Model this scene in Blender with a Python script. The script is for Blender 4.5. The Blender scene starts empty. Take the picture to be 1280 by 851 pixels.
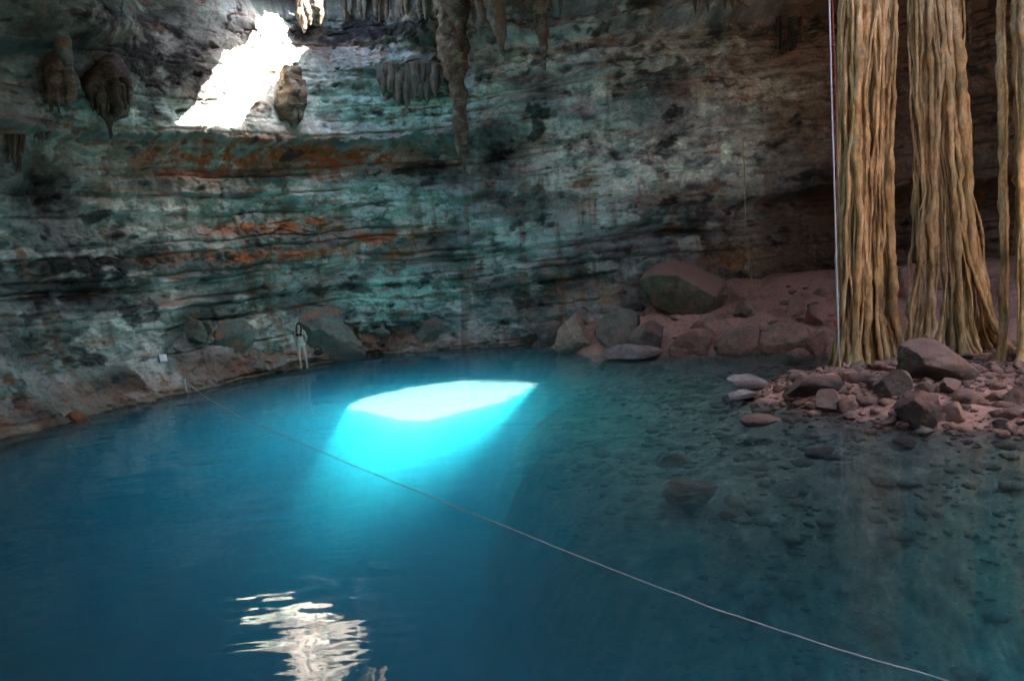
import bpy, bmesh, math, random
import numpy as np
from mathutils import Vector, Matrix

sc = bpy.context.scene
COL = sc.collection
rad = math.radians

# ------------------------------------------------------------------ camera
CAM = np.array([0.0, 0.0, 4.2])
PITCH, ROLL, FPX = rad(7.1), rad(4.2), 1000.0          # FPX: focal length in pixels of a 1280 wide frame
F_ = np.array([0, math.cos(PITCH), -math.sin(PITCH)])
U0 = np.array([0, math.sin(PITCH), math.cos(PITCH)])
R0 = np.array([1.0, 0, 0])
R_ = math.cos(ROLL) * R0 - math.sin(ROLL) * U0
U_ = math.sin(ROLL) * R0 + math.cos(ROLL) * U0
cam_d = bpy.data.cameras.new('camera')
cam_d.sensor_width = 36.0
cam_d.lens = FPX / 1280 * 36.0
cam_d.clip_end = 500
cam_d.clip_start = 0.05
cam = bpy.data.objects.new('camera', cam_d)
COL.objects.link(cam)
m = Matrix.Identity(4)
for i in range(3):
    m[i][0], m[i][1], m[i][2], m[i][3] = R_[i], U_[i], -F_[i], CAM[i]
cam.matrix_world = m
sc.camera = cam

# ------------------------------------------------------------------ sky, sun, exposure
SUN = np.array([-0.585, 0.285, -0.757]); SUN = SUN / np.linalg.norm(SUN)   # the way the sunlight travels
EXPOSURE = 5.15
world = bpy.data.worlds.new('World'); sc.world = world; world.use_nodes = True
wn = world.node_tree
bg = wn.nodes['Background']
sky = wn.nodes.new('ShaderNodeTexSky'); sky.sky_type = 'NISHITA'; sky.sun_disc = False
sky.sun_elevation = math.asin(-SUN[2])
sky.sun_rotation = math.atan2(-SUN[0], -SUN[1])
wn.links.new(sky.outputs[0], bg.inputs[0]); bg.inputs[1].default_value = 0.15
sun_d = bpy.data.lights.new('sun', 'SUN'); sun_d.energy = 5.0; sun_d.angle = rad(0.5); sun_d.color = (1, 0.95, 0.88)
sun = bpy.data.objects.new('sun', sun_d); COL.objects.link(sun)
sun.rotation_euler = Vector(SUN).to_track_quat('-Z', 'Y').to_euler()
vs = sc.view_settings
vs.view_transform = 'Standard'; vs.look = 'None'; vs.gamma = 1; vs.use_curve_mapping = False
vs.exposure = EXPOSURE
vs.use_white_balance = True; vs.white_balance_temperature = 7100; vs.white_balance_tint = 12    # balanced for daylight in shade

cy = sc.cycles
cy.max_bounces = 13; cy.diffuse_bounces = 4; cy.glossy_bounces = 3; cy.transmission_bounces = 4
cy.volume_step_rate = 0.12; cy.volume_max_steps = 128; cy.volume_bounces = 10; cy.transparent_max_bounces = 12
cy.sample_clamp_indirect = 6.0; cy.sample_clamp_direct = 0
cy.use_denoising = True
cy.use_adaptive_sampling = False
cy.caustics_reflective = False; cy.caustics_refractive = False
cy.use_guiding = True
try:
    cy.use_surface_guiding = True; cy.use_volume_guiding = True
    cy.guiding_training_samples = 48
except Exception:
    pass

# ------------------------------------------------------------------ picking points: pixel of the 1280x851 photograph -> world
def ray(px, py):
    return F_ + R_ * ((px - 640) / FPX) + U_ * ((425.5 - py) / FPX)
def at(px, py, Y):
    d = ray(px, py); return CAM + d * ((Y - CAM[1]) / d[1])
def atz(px, py, z):
    d = ray(px, py); return CAM + d * ((z - CAM[2]) / d[2])

# ------------------------------------------------------------------ noise
def _hash(i, j, k, seed):
    h = (i.astype(np.int64) * 374761393 + j.astype(np.int64) * 668265263 + k.astype(np.int64) * 2147483647 // 3 + seed * 1274126177) & 0xffffffff
    h = ((h ^ (h >> 13)) * 1274126177) & 0xffffffff
    h = ((h ^ (h >> 15)) * 2246822519) & 0xffffffff
    return (h ^ (h >> 16)) & 0xffffffff
def pn(x, y, z, seed=0):
    x, y, z = np.broadcast_arrays(np.asarray(x, float), np.asarray(y, float), np.asarray(z, float))
    xi, yi, zi = np.floor(x), np.floor(y), np.floor(z)
    xf, yf, zf = x - xi, y - yi, z - zi
    u, v, w = (t * t * t * (t * (t * 6 - 15) + 10) for t in (xf, yf, zf))
    r = 0
    for a in (0, 1):
        for b in (0, 1):
            for c in (0, 1):
                h = _hash(xi + a, yi + b, zi + c, seed)
                g = ((h & 1023) / 511.5 - 1) * (xf - a) + (((h >> 10) & 1023) / 511.5 - 1) * (yf - b) + (((h >> 20) & 1023) / 511.5 - 1) * (zf - c)
                r = r + g * (u if a else 1 - u) * (v if b else 1 - v) * (w if c else 1 - w)
    return r * 1.3
def fbm(x, y, z, oct=4, seed=0, gain=0.5):
    r, a = 0, 1.0
    for o in range(oct):
        r = r + a * pn(x * 2 ** o, y * 2 ** o, z * 2 ** o, seed + 17 * o); a *= gain
    return r
def sst(e0, e1, x):
    t = np.clip((x - e0) / (e1 - e0), 0, 1); return t * t * (3 - 2 * t)

# ------------------------------------------------------------------ helpers for objects
def tag(o, label=None, cat=None, group=None, kind=None):
    if label: o['label'] = label
    if cat: o['category'] = cat
    if group: o['group'] = group
    if kind: o['kind'] = kind
    return o
def link(name, me, mat=None, parent=None, loc=None, smooth=True):
    if mat is not None and len(me.materials) == 0: me.materials.append(mat)
    o = bpy.data.objects.new(name, me); COL.objects.link(o)
    if parent: o.parent = parent
    if loc is not None: o.location = [float(c) for c in loc]
    if smooth and len(me.polygons): me.polygons.foreach_set('use_smooth', np.ones(len(me.polygons), bool))
    return o
def empty(name, loc):
    o = bpy.data.objects.new(name, None); COL.objects.link(o); o.location = [float(c) for c in loc]
    o.empty_display_size = 0.3
    return o
def grid_mesh(name, P, closed_u=False, keep=None):
    """P: (nu, nv, 3) array -> quad mesh"""
    nu, nv = P.shape[:2]
    iu = np.arange(nu if closed_u else nu - 1); iv = np.arange(nv - 1)
    a, b = np.meshgrid(iu, iv, indexing='ij')
    a2 = (a + 1) % nu
    q = np.stack([a * nv + b, a2 * nv + b, a2 * nv + b + 1, a * nv + b + 1], -1).reshape(-1, 4)
    if keep is not None: q = q[keep.reshape(-1)]
    return raw_mesh(name, P.reshape(-1, 3), q)
def raw_mesh(name, V, Q):
    V = np.asarray(V, np.float32); Q = np.asarray(Q, np.int32)
    me = bpy.data.meshes.new(name)
    me.vertices.add(len(V)); me.vertices.foreach_set('co', V.ravel())
    k = Q.shape[1]
    me.loops.add(Q.size); me.loops.foreach_set('vertex_index', Q.ravel())
    me.polygons.add(len(Q)); me.polygons.foreach_set('loop_start', np.arange(0, Q.size, k, dtype=np.int32))
    me.update(calc_edges=True); me.validate()
    return me
def set_col(me, C, name='Col'):
    a = me.color_attributes.new(name, 'FLOAT_COLOR', 'POINT')
    C4 = np.ones((len(C), 4), np.float32); C4[:, :3] = np.clip(C, 0.004, 0.9)
    a.data.foreach_set('color', C4.ravel())
def tube(pts, rads, sides=8, cap=True, bump=0.0, seed=0, bscale=8.0):
    """rings along a path"""
    pts = np.asarray(pts, float); n = len(pts); rads = np.broadcast_to(np.asarray(rads, float), (n,))
    T = np.gradient(pts, axis=0); T /= np.linalg.norm(T, axis=1)[:, None] + 1e-9
    ref = np.array([0, 1.0, 0]) if abs(T[:, 1]).max() < 0.95 else np.array([0, 0, 1.0])
    A = np.cross(T, ref); A /= np.linalg.norm(A, axis=1)[:, None] + 1e-9
    B = np.cross(T, A)
    th = np.arange(sides) * 2 * np.pi / sides
    dirs = A[:, None] * np.cos(th)[None, :, None] + B[:, None] * np.sin(th)[None, :, None]
    rr = np.repeat(rads[:, None], sides, 1)
    if bump:
        q = pts[:, None] + dirs * rr[..., None]
        rr = rr * (1 + bump * fbm(q[..., 0] * bscale, q[..., 1] * bscale, q[..., 2] * bscale * 0.36, 3, seed))
    P = pts[:, None] + dirs * rr[..., None]
    V = P.reshape(-1, 3)
    i, j = np.meshgrid(np.arange(n - 1), np.arange(sides), indexing='ij'); j2 = (j + 1) % sides
    Q = np.stack([i * sides + j, i * sides + j2, (i + 1) * sides + j2, (i + 1) * sides + j], -1).reshape(-1, 4)
    if cap:
        V = np.vstack([V, pts[:1], pts[-1:]]); c0 = n * sides; k = np.arange(sides); k2 = (k + 1) % sides
        # caps as degenerate-free quads are awkward: fan of triangles written as quads over pairs
        e = np.arange(0, sides, 2)
        Q = np.vstack([Q, np.stack([np.full(len(e), c0), (e + 2) % sides, (e + 1) % sides, e], -1),
                       np.stack([np.full(len(e), c0 + 1), (n - 1) * sides + e, (n - 1) * sides + (e + 1) % sides, (n - 1) * sides + (e + 2) % sides], -1)])
    return V, Q
def merge(parts):
    Vs, Qs, o = [], [], 0
    for V, Q in parts:
        Vs.append(V); Qs.append(Q + o); o += len(V)
    return np.vstack(Vs), np.vstack(Qs)
_ico = {}
def ico(sub):
    if sub not in _ico:
        bm = bmesh.new(); bmesh.ops.create_icosphere(bm, subdivisions=sub, radius=1)
        _ico[sub] = (np.array([v.co[:] for v in bm.verts]), np.array([[v.index for v in f.verts] for f in bm.faces])); bm.free()
    return _ico[sub]
def rock_shape(seed, size, sub=4, cuts=9, rough=0.10, depth=(0.5, 0.85), fine=0.03):
    """a block broken along flat faces: an icosphere clipped by random planes, then roughened"""
    rng = np.random.RandomState(seed); V, T = ico(sub); V = V.copy()
    for _ in range(cuts):
        n = rng.normal(size=3); n /= np.linalg.norm(n); o = rng.uniform(*depth)
        h = V @ n - o; V -= np.where(h > 0, h, 0)[:, None] * n * 0.96
    nn = V / (np.linalg.norm(V, axis=1)[:, None] + 1e-9)
    V = V + nn * (rough * fbm(V[:, 0] * 1.6, V[:, 1] * 1.6, V[:, 2] * 1.6, 3, seed))[:, None]
    V = V + nn * (fine * fbm(V[:, 0] * 7, V[:, 1] * 7, V[:, 2] * 7, 3, seed + 5))[:, None]
    lo, hi = V.min(0), V.max(0)
    V = (V - (lo + hi) / 2) / (hi - lo) * np.asarray(size)
    return V, T

# ------------------------------------------------------------------ materials
def new_mat(name):
    mt = bpy.data.materials.new(name); mt.use_nodes = True
    return mt, mt.node_tree, mt.node_tree.nodes['Principled BSDF']
def N(nt, t, **kw):
    n = nt.nodes.new(t)
    for k, v in kw.items():
        if k in ('operation', 'blend_type', 'data_type', 'attribute_name', 'noise_dimensions', 'feature', 'noise_type', 'clamp'): setattr(n, k, v)
        else: n.inputs[k].default_value = v
    return n
def noise(nt, vec, scale, detail=5, rough=0.6, stretch=None):
    if stretch:
        mp = N(nt, 'ShaderNodeMapping'); mp.inputs['Scale'].default_value = stretch
        nt.links.new(vec, mp.inputs[0]); vec = mp.outputs[0]
    n = N(nt, 'ShaderNodeTexNoise', Scale=scale, Detail=detail, Roughness=rough); nt.links.new(vec, n.inputs['Vector'])
    return n.outputs[0]
def ramp(nt, fac, stops):
    r = N(nt, 'ShaderNodeValToRGB'); cr = r.color_ramp
    while len(cr.elements) < len(stops): cr.elements.new(0.5)
    for e, (p, c) in zip(cr.elements, stops):
        e.position = p; e.color = (*c, 1) if len(c) == 3 else c
    nt.links.new(fac, r.inputs[0]); return r.outputs[0]
def mix(nt, a, b, fac, mode='MIX'):
    n = N(nt, 'ShaderNodeMix', data_type='RGBA', blend_type=mode)
    for s, v in ((0, fac), (6, a), (7, b)):
        if isinstance(v, bpy.types.NodeSocket): nt.links.new(v, n.inputs[s])
        else: n.inputs[s].default_value = v if s == 0 else (*v, 1)
    return n.outputs[2]
def coords(nt): return N(nt, 'ShaderNodeTexCoord').outputs['Object']
def geo(nt): return N(nt, 'ShaderNodeNewGeometry').outputs['Position']
def bump(nt, b, h, strength, dist):
    n = N(nt, 'ShaderNodeBump', Strength=strength, Distance=dist); nt.links.new(h, n.inputs['Height']); nt.links.new(n.outputs[0], b.inputs['Normal'])

def rock_material(name, use_attr=True, c1=(0.2, 0.2, 0.19), c2=(0.1, 0.1, 0.1), c3=None, scale=1.0, rough=0.85):
    mt, nt, b = new_mat(name); v = geo(nt)
    if use_attr:
        base = N(nt, 'ShaderNodeAttribute', attribute_name='Col').outputs['Color']
    else:
        base = mix(nt, c2, c1, ramp(nt, noise(nt, v, 1.3 * scale, 6, 0.65), [(0.38, (0, 0, 0)), (0.62, (1, 1, 1))]))
        if c3: base = mix(nt, base, c3, ramp(nt, noise(nt, v, 0.9 * scale + 0.4, 6, 0.7, (1, 1, 1.8)), [(0.5, (0, 0, 0)), (0.62, (1, 1, 1))]))
    g = ramp(nt, noise(nt, v, 9 * scale, 8, 0.72, (1, 1, 1.6)), [(0.28, (0.42, 0.42, 0.42)), (0.72, (1.5, 1.5, 1.5))])
    c = mix(nt, base, g, 0.65, 'MULTIPLY')
    g2 = ramp(nt, noise(nt, v, 30 * scale, 4, 0.7), [(0.36, (0.4, 0.4, 0.4)), (0.52, (1.1, 1.1, 1.1))])
    c = mix(nt, c, g2, 0.35, 'MULTIPLY')
    sp = ramp(nt, noise(nt, v, 26 * scale, 3, 0.6), [(0.66, (0, 0, 0)), (0.72, (1, 1, 1))])
    c = mix(nt, c, (0.42, 0.42, 0.38), mix(nt, (0, 0, 0), (0.35, 0.35, 0.35), sp))
    nt.links.new(c, b.inputs['Base Color']); b.inputs['Roughness'].default_value = rough
    b.inputs['Specular IOR Level'].default_value = 0.3
    bump(nt, b, noise(nt, v, 14 * scale, 9, 0.72), 0.8, 0.05)
    return mt

M = {}
M['rock'] = rock_material('layered_limestone')
M['ground'] = rock_material('red_earth_and_silt')
M['boulder_red'] = rock_material('red_dusted_boulder', False, (0.47, 0.255, 0.205), (0.30, 0.16, 0.13), (0.20, 0.17, 0.13))
def dusty(name, cols=((0.15, 0.145, 0.10), (0.085, 0.08, 0.06), (0.19, 0.13, 0.09)), amt=.9):
    mt = rock_material(name, False, *cols); nt = mt.node_tree; b = nt.nodes['Principled BSDF']
    old = b.inputs['Base Color'].links[0].from_socket; g = N(nt, 'ShaderNodeNewGeometry'); sx = N(nt, 'ShaderNodeSeparateXYZ'); nt.links.new(g.outputs['Normal'], sx.inputs[0])
    ad = N(nt, 'ShaderNodeMath', operation='MULTIPLY_ADD'); nt.links.new(noise(nt, g.outputs['Position'], 3, 5, .6), ad.inputs[0]); ad.inputs[1].default_value = 0.9; nt.links.new(sx.outputs[2], ad.inputs[2])
    f = ramp(nt, ad.outputs[0], [(0.62, (0, 0, 0)), (0.9, (amt, amt, amt))])          # red dust lies on the faces that look up
    nt.links.new(mix(nt, old, mix(nt, (.36, .18, .135), (.24, .15, .125), noise(nt, g.outputs['Position'], 2, 4, .6)), f), b.inputs['Base Color'])
    return mt
M['boulder_dusty'] = dusty('red_dusted_green_boulder')
M['boulder_grey'] = dusty('grey_boulder', ((0.17, 0.155, 0.14), (0.075, 0.065, 0.06), (0.20, 0.12, 0.09)), .4)
M['boulder_dark'] = dusty('dark_boulder', ((0.10, 0.085, 0.08), (0.045, 0.037, 0.035), (0.17, 0.09, 0.07)), .3)
M['boulder_teal'] = rock_material('algae_boulder', False, (0.16, 0.20, 0.17), (0.10, 0.11, 0.10), (0.28, 0.15, 0.09))
M['bed_stone'] = rock_material('silted_bed_stone', False, (0.20, 0.19, 0.16), (0.12, 0.115, 0.10), (0.08, 0.08, 0.07), scale=1.5)
M['rubble'] = rock_material('pink_rubble', False, (0.36, 0.215, 0.165), (0.20, 0.115, 0.09), (0.12, 0.09, 0.08), scale=2.2)
M['stalactite'] = rock_material('brown_dripstone', False, (0.16, 0.11, 0.075), (0.055, 0.04, 0.032), (0.20, 0.20, 0.15), scale=2.0)
M['stal_dark'] = rock_material('dark_dripstone', False, (0.075, 0.06, 0.045), (0.03, 0.025, 0.022), (0.12, 0.09, 0.06), scale=2.4)
M['stal_grey'] = rock_material('grey_dripstone', False, (0.15, 0.15, 0.12), (0.07, 0.065, 0.055), (0.16, 0.09, 0.05), scale=2.0)

# ------------------------------------------------------------------ the cave's outline
shore = [atz(x, y, 0.0)[:2] for x, y in ((0, 542), (60, 524), (150, 502), (225, 487), (300, 474), (375, 462), (450, 448), (520, 441), (600, 436), (660, 433))]
ctrl = [(-18.5, 9), (-17.6, 14), (-16.2, 19)]
for i, p in enumerate(shore):
    a = shore[max(i - 1, 0)]; b = shore[min(i + 1, len(shore) - 1)]
    t = (b - a) / np.linalg.norm(b - a); nrm = np.array([-t[1], t[0]])
    ctrl.append(tuple(p + nrm * 1.0))
ctrl += [(4, 32.0), (7.5, 32.4), (11, 32.6), (14.5, 32.2), (18, 31), (22, 29), (27, 25.5), (31, 19), (32, 10), (30, 0), (24, -9), (12, -15), (-6, -15), (-16, -9), (-19, 0)]
ctrl = np.array(ctrl)
def catmull(C, per=40):
    n = len(C); out = []
    for i in range(n):
        p0, p1, p2, p3 = (C[(i + k - 1) % n] for k in range(4))
        t = np.linspace(0, 1, per, endpoint=False)[:, None]
        out.append(0.5 * (2 * p1 + (p2 - p0) * t + (2 * p0 - 5 * p1 + 4 * p2 - p3) * t ** 2 + (3 * p1 - p0 - 3 * p2 + p3) * t ** 3))
    return np.vstack(out)
peri = catmull(ctrl)
seg = np.linalg.norm(np.diff(np.vstack([peri, peri[:1]]), axis=0), axis=1)
S_all = np.concatenate([[0], np.cumsum(seg)]); S_TOT = S_all[-1]
pc = np.vstack([peri, peri[:1]])
def P_of(s): return np.stack([np.interp(s % S_TOT, S_all, pc[:, 0]), np.interp(s % S_TOT, S_all, pc[:, 1])], -1)
def N_of(s):
    t = P_of(s + 0.6) - P_of(s - 0.6); t /= np.linalg.norm(t, axis=-1)[..., None]
    return np.stack([t[..., 1], -t[..., 0]], -1)          # into the cave
s_probe = np.linspace(0, 62, 3000); Pp = P_of(s_probe)
def wallhit(px, py):
    """photograph pixel -> (s, z) on the undisplaced wall, and the metres one pixel spans there"""
    d = ray(px, py); k = np.argmin(np.abs(Pp[:, 0] * d[1] - Pp[:, 1] * d[0]) + 100 * (Pp[:, 1] < 5))
    return s_probe[k], CAM[2] + d[2] / d[1] * Pp[k, 1], Pp[k, 1] / FPX
U_probe = 640 + 1000 * Pp[:, 0] / Pp[:, 1]
S_LEFT, S_RIGHT = 4.0, float(s_probe[np.argmin(np.abs(Pp[:, 0] - 23.5) + 100 * (Pp[:, 1] < 20))])

# bedding: irregular layers
rngb = np.random.RandomState(11)
bz = [-10.0]
while bz[-1] < 20: bz.append(bz[-1] + rngb.choice([0.16, 0.26, 0.4, 0.6, 0.9, 1.3], p=[.16, .22, .22, .18, .14, .08]) * rngb.uniform(.8, 1.2))
bz = np.array(bz)
def blobs(S, Z, specs):
    """sum of soft patches given in photograph pixels (cx, cy, half width, half height, weight)"""
    r = 0
    for cx, cy, hx, hy, w in specs:
        s0, z0, mp = wallhit(cx, cy)
        r = r + w * np.exp(-((S - s0) / (hx * mp * 1.05)) ** 2 - ((Z - z0) / (hy * mp)) ** 2)
    return r
def wall_d(S, Z, Ux):
    """how far the rock stands out from the outline, in metres"""
    left = 1 - sst(560, 700, Ux)
    warp = 0.35 * pn(S * 0.11, Z * 0.15, 3.3, 5) + 0.12 * pn(S * 0.45, Z * 0.3, 1.7, 6)
    zw = Z + warp - 0.02 * (S - 25) * (1 - left)
    k = np.clip(np.searchsorted(bz, zw) - 1, 0, len(bz) - 2)
    th = bz[k + 1] - bz[k]; fz = (zw - bz[k]) / th
    # blocks along each bed, of varied length
    bl = S * (0.35 + 0.5 * ((k * 7919) % 13) / 13) + ((k * 104729) % 97) + 0.5 * pn(S * 0.7, k * 3.1, 0.5, 8)
    cell = np.floor(bl); fc = bl - cell
    h = _hash(k, cell, k * 0, 3) / 4294967295.0; hb = _hash(k, cell * 0, k * 0, 9) / 4294967295.0
    strong = 0.25 + 0.75 * sst(-0.3, 0.35, fbm(S * 0.14, Z * 0.3, 9.1, 2, 21))        # places where the beds are weathered out
    calm = sst(8.3, 8.9, Z) * (1 - sst(440, 520, Ux)); strong = strong * (1 - 0.75 * calm)
    d = ((hb - 0.5) * 0.46 + (h - 0.5) * 0.30 * np.minimum(th, 0.5) * 3) * strong
    rnd = np.minimum(fz, 1 - fz)                                                  # rounded bed edges, open joints
    d = d - 0.24 * strong * np.exp(-(rnd * th / 0.04) ** 2) - 0.05 * np.exp(-(np.minimum(fc, 1 - fc) / 0.03) ** 2) * (h > 0.35) * strong
    d = d - 0.10 * strong * (fz - 0.5) * (hb > 0.4)
    d = d + 0.55 * fbm(S * 0.22, Z * 0.3, 0.0, 2, 31) + (1 - 0.45 * calm) * (0.30 * fbm(S * 0.8, Z * 1.0, 4.0, 3, 37) + 0.10 * fbm(S * 2.2, Z * 3.0, 7.0, 4, 41, 0.58))
    cr = fbm(S * 0.55 + 0.2 * Z, Z * 0.9, 13.0, 4, 57); cm = sst(-0.1, 0.3, pn(S * 0.3, Z * 0.4, 2.2, 59))
    d = d - 0.20 * cm * np.exp(-(cr / 0.028) ** 2) - (1 - 0.6 * calm) * 0.12 * np.exp(-(fbm(S * 1.3, Z * 1.5, 15.0, 3, 58) / 0.03) ** 2)
    # small pockets
    pk = fbm(S * 1.6, Z * 2.4, 2.0, 3, 53); d = d - 0.22 * sst(0.45, 0.75, pk)
    # the long ledge under the pale band, and the wall set back beneath it
    led = (0.25 + 0.75 * (1 - sst(620, 720, Ux)))
    zl = 8.55 + 0.20 * pn(S * 0.3, 0, 0, 61) + 0.14 * pn(S * 1.1, 0, 0, 62) + 0.10 * pn(S * 3.1, 0, 0, 63)
    fr_ = 0.16 * fbm(S * 2.3, 0.5, 0, 3, 64); zl2 = zl - 0.32 + 1.6 * fr_ + 0.25 * pn(S * 0.6, 7, 0, 65)
    d = d + led * (0.45 * sst(zl - 0.07, zl + 0.07, Z + fr_) + 0.32 * sst(zl2 - 0.06, zl2 + 0.06, Z) - 0.35 * sst(3.0, 8.2, Z))
    d = d + led * 0.3 * sst(zl - 0.08, zl + 0.08, Z + fr_) * np.exp(-np.maximum(Z - zl, 0) / 0.6)
    # top: the rock leans in to meet the roof
    zt = 12.3 - 1.6 * (1 - sst(40, 330, Ux)) - 0.5 * np.exp(-((Ux - 700) / 160) ** 2)
    lean = 1 - sst(170, 240, Ux) * (1 - sst(500, 570, Ux))                           # open shaft beside the sun patch
    d = d + lean * (0.9 * sst(zt - 0.15, zt + 0.25, Z + 0.25 * pn(S * 0.8, 1, 1, 71)) + 0.55 * np.clip(Z - zt, 0, 1.6) ** 1.2) - (1 - lean) * 0.3 * np.maximum(Z - 12, 0)
    # the sloping foot of the left wall
    d = d + left * (1.0 * np.exp(-np.maximum(Z, 0) / 0.55) + 1.5 * np.exp(-np.maximum(Z, 0) / 1.7) * (1 - sst(150, 420, Ux)) - 0.35) + left * 0.4 * np.clip(-Z, 0, 3)
    # big dark hollow under the overhang on the right, its roof a ledge
    hol = sst(860, 1010, Ux); zr = 5.2 + 0.5 * pn(S * 0.35, 5, 5, 81) + 0.15 * pn(S * 1.7, 5, 5, 82)
    d = d - hol * 2.6 * (1 - sst(zr - 0.25, zr + 0.2, Z)) - hol * 0.5 * sst(7, 9, Z)
    d = d + (1 - left) * 0.9 * np.exp(-np.maximum(Z - 1.2, 0) / 1.2) * (1 - hol)
    d = d + blobs(S, Z, [(495, 370, 60, 40, 0.35), (560, 330, 30, 60, -0.35), (80, 250, 50, 40, -0.45), (100, 372, 45, 22, -0.35), (790, 120, 120, 60, 0.3),
                         (100, 60, 70, 40, 0.7), (20, 190, 25, 40, 0.5), (610, 190, 40, 25, -0.4), (420, 60, 60, 25, -0.3), (710, 25, 80, 12, -0.8), (512, 80, 42, 9, 0.6), (300, 470, 60, 14, 0.15), (60, 130, 60, 14, .3), (200, 300, 40, 30, .25), (330, 250, 60, 30, -.2), (650, 250, 70, 25, .25)])
    return d

s_in = np.arange(S_LEFT, S_RIGHT, 0.044)
s_out = np.concatenate([np.arange(S_RIGHT, S_TOT, 0.6), np.arange(0, S_LEFT, 0.4)])
s_v = np.concatenate([s_in, s_out])
z_v = np.concatenate([np.arange(-15, -0.4, 0.6), np.arange(-0.4, 13.4, 0.034), np.arange(13.5, 16.6, 0.5)])
Sg, Zg = np.meshgrid(s_v, z_v, indexing='ij')
Pg = P_of(s_v); Ng = N_of(s_v)
Uv = np.where(Pg[:, 1] > 8, 640 + 1000 * Pg[:, 0] / np.maximum(Pg[:, 1], 8), np.where(Pg[:, 0] < 0, -200, 1500))
Ug = np.repeat(Uv[:, None], len(z_v), 1)
D = wall_d(Sg, Zg, Ug)
WP = np.empty(Sg.shape + (3,))
WP[..., 0] = Pg[:, 0][:, None] + Ng[:, 0][:, None] * D
WP[..., 1] = Pg[:, 1][:, None] + Ng[:, 1][:, None] * D
WP[..., 2] = Zg + 0.05 * fbm(Sg * 1.2, Zg * 1.2, 11.0, 2, 91)
wall_me = grid_mesh('cave_wall', WP, closed_u=True)
def surf(px, py):
    """the displaced wall's point behind a photograph pixel"""
    s, z, _ = wallhit(px, py); i = np.argmin(np.abs(s_v - s)); j = np.argmin(np.abs(z_v - z)); return WP[i, j].copy()

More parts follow.
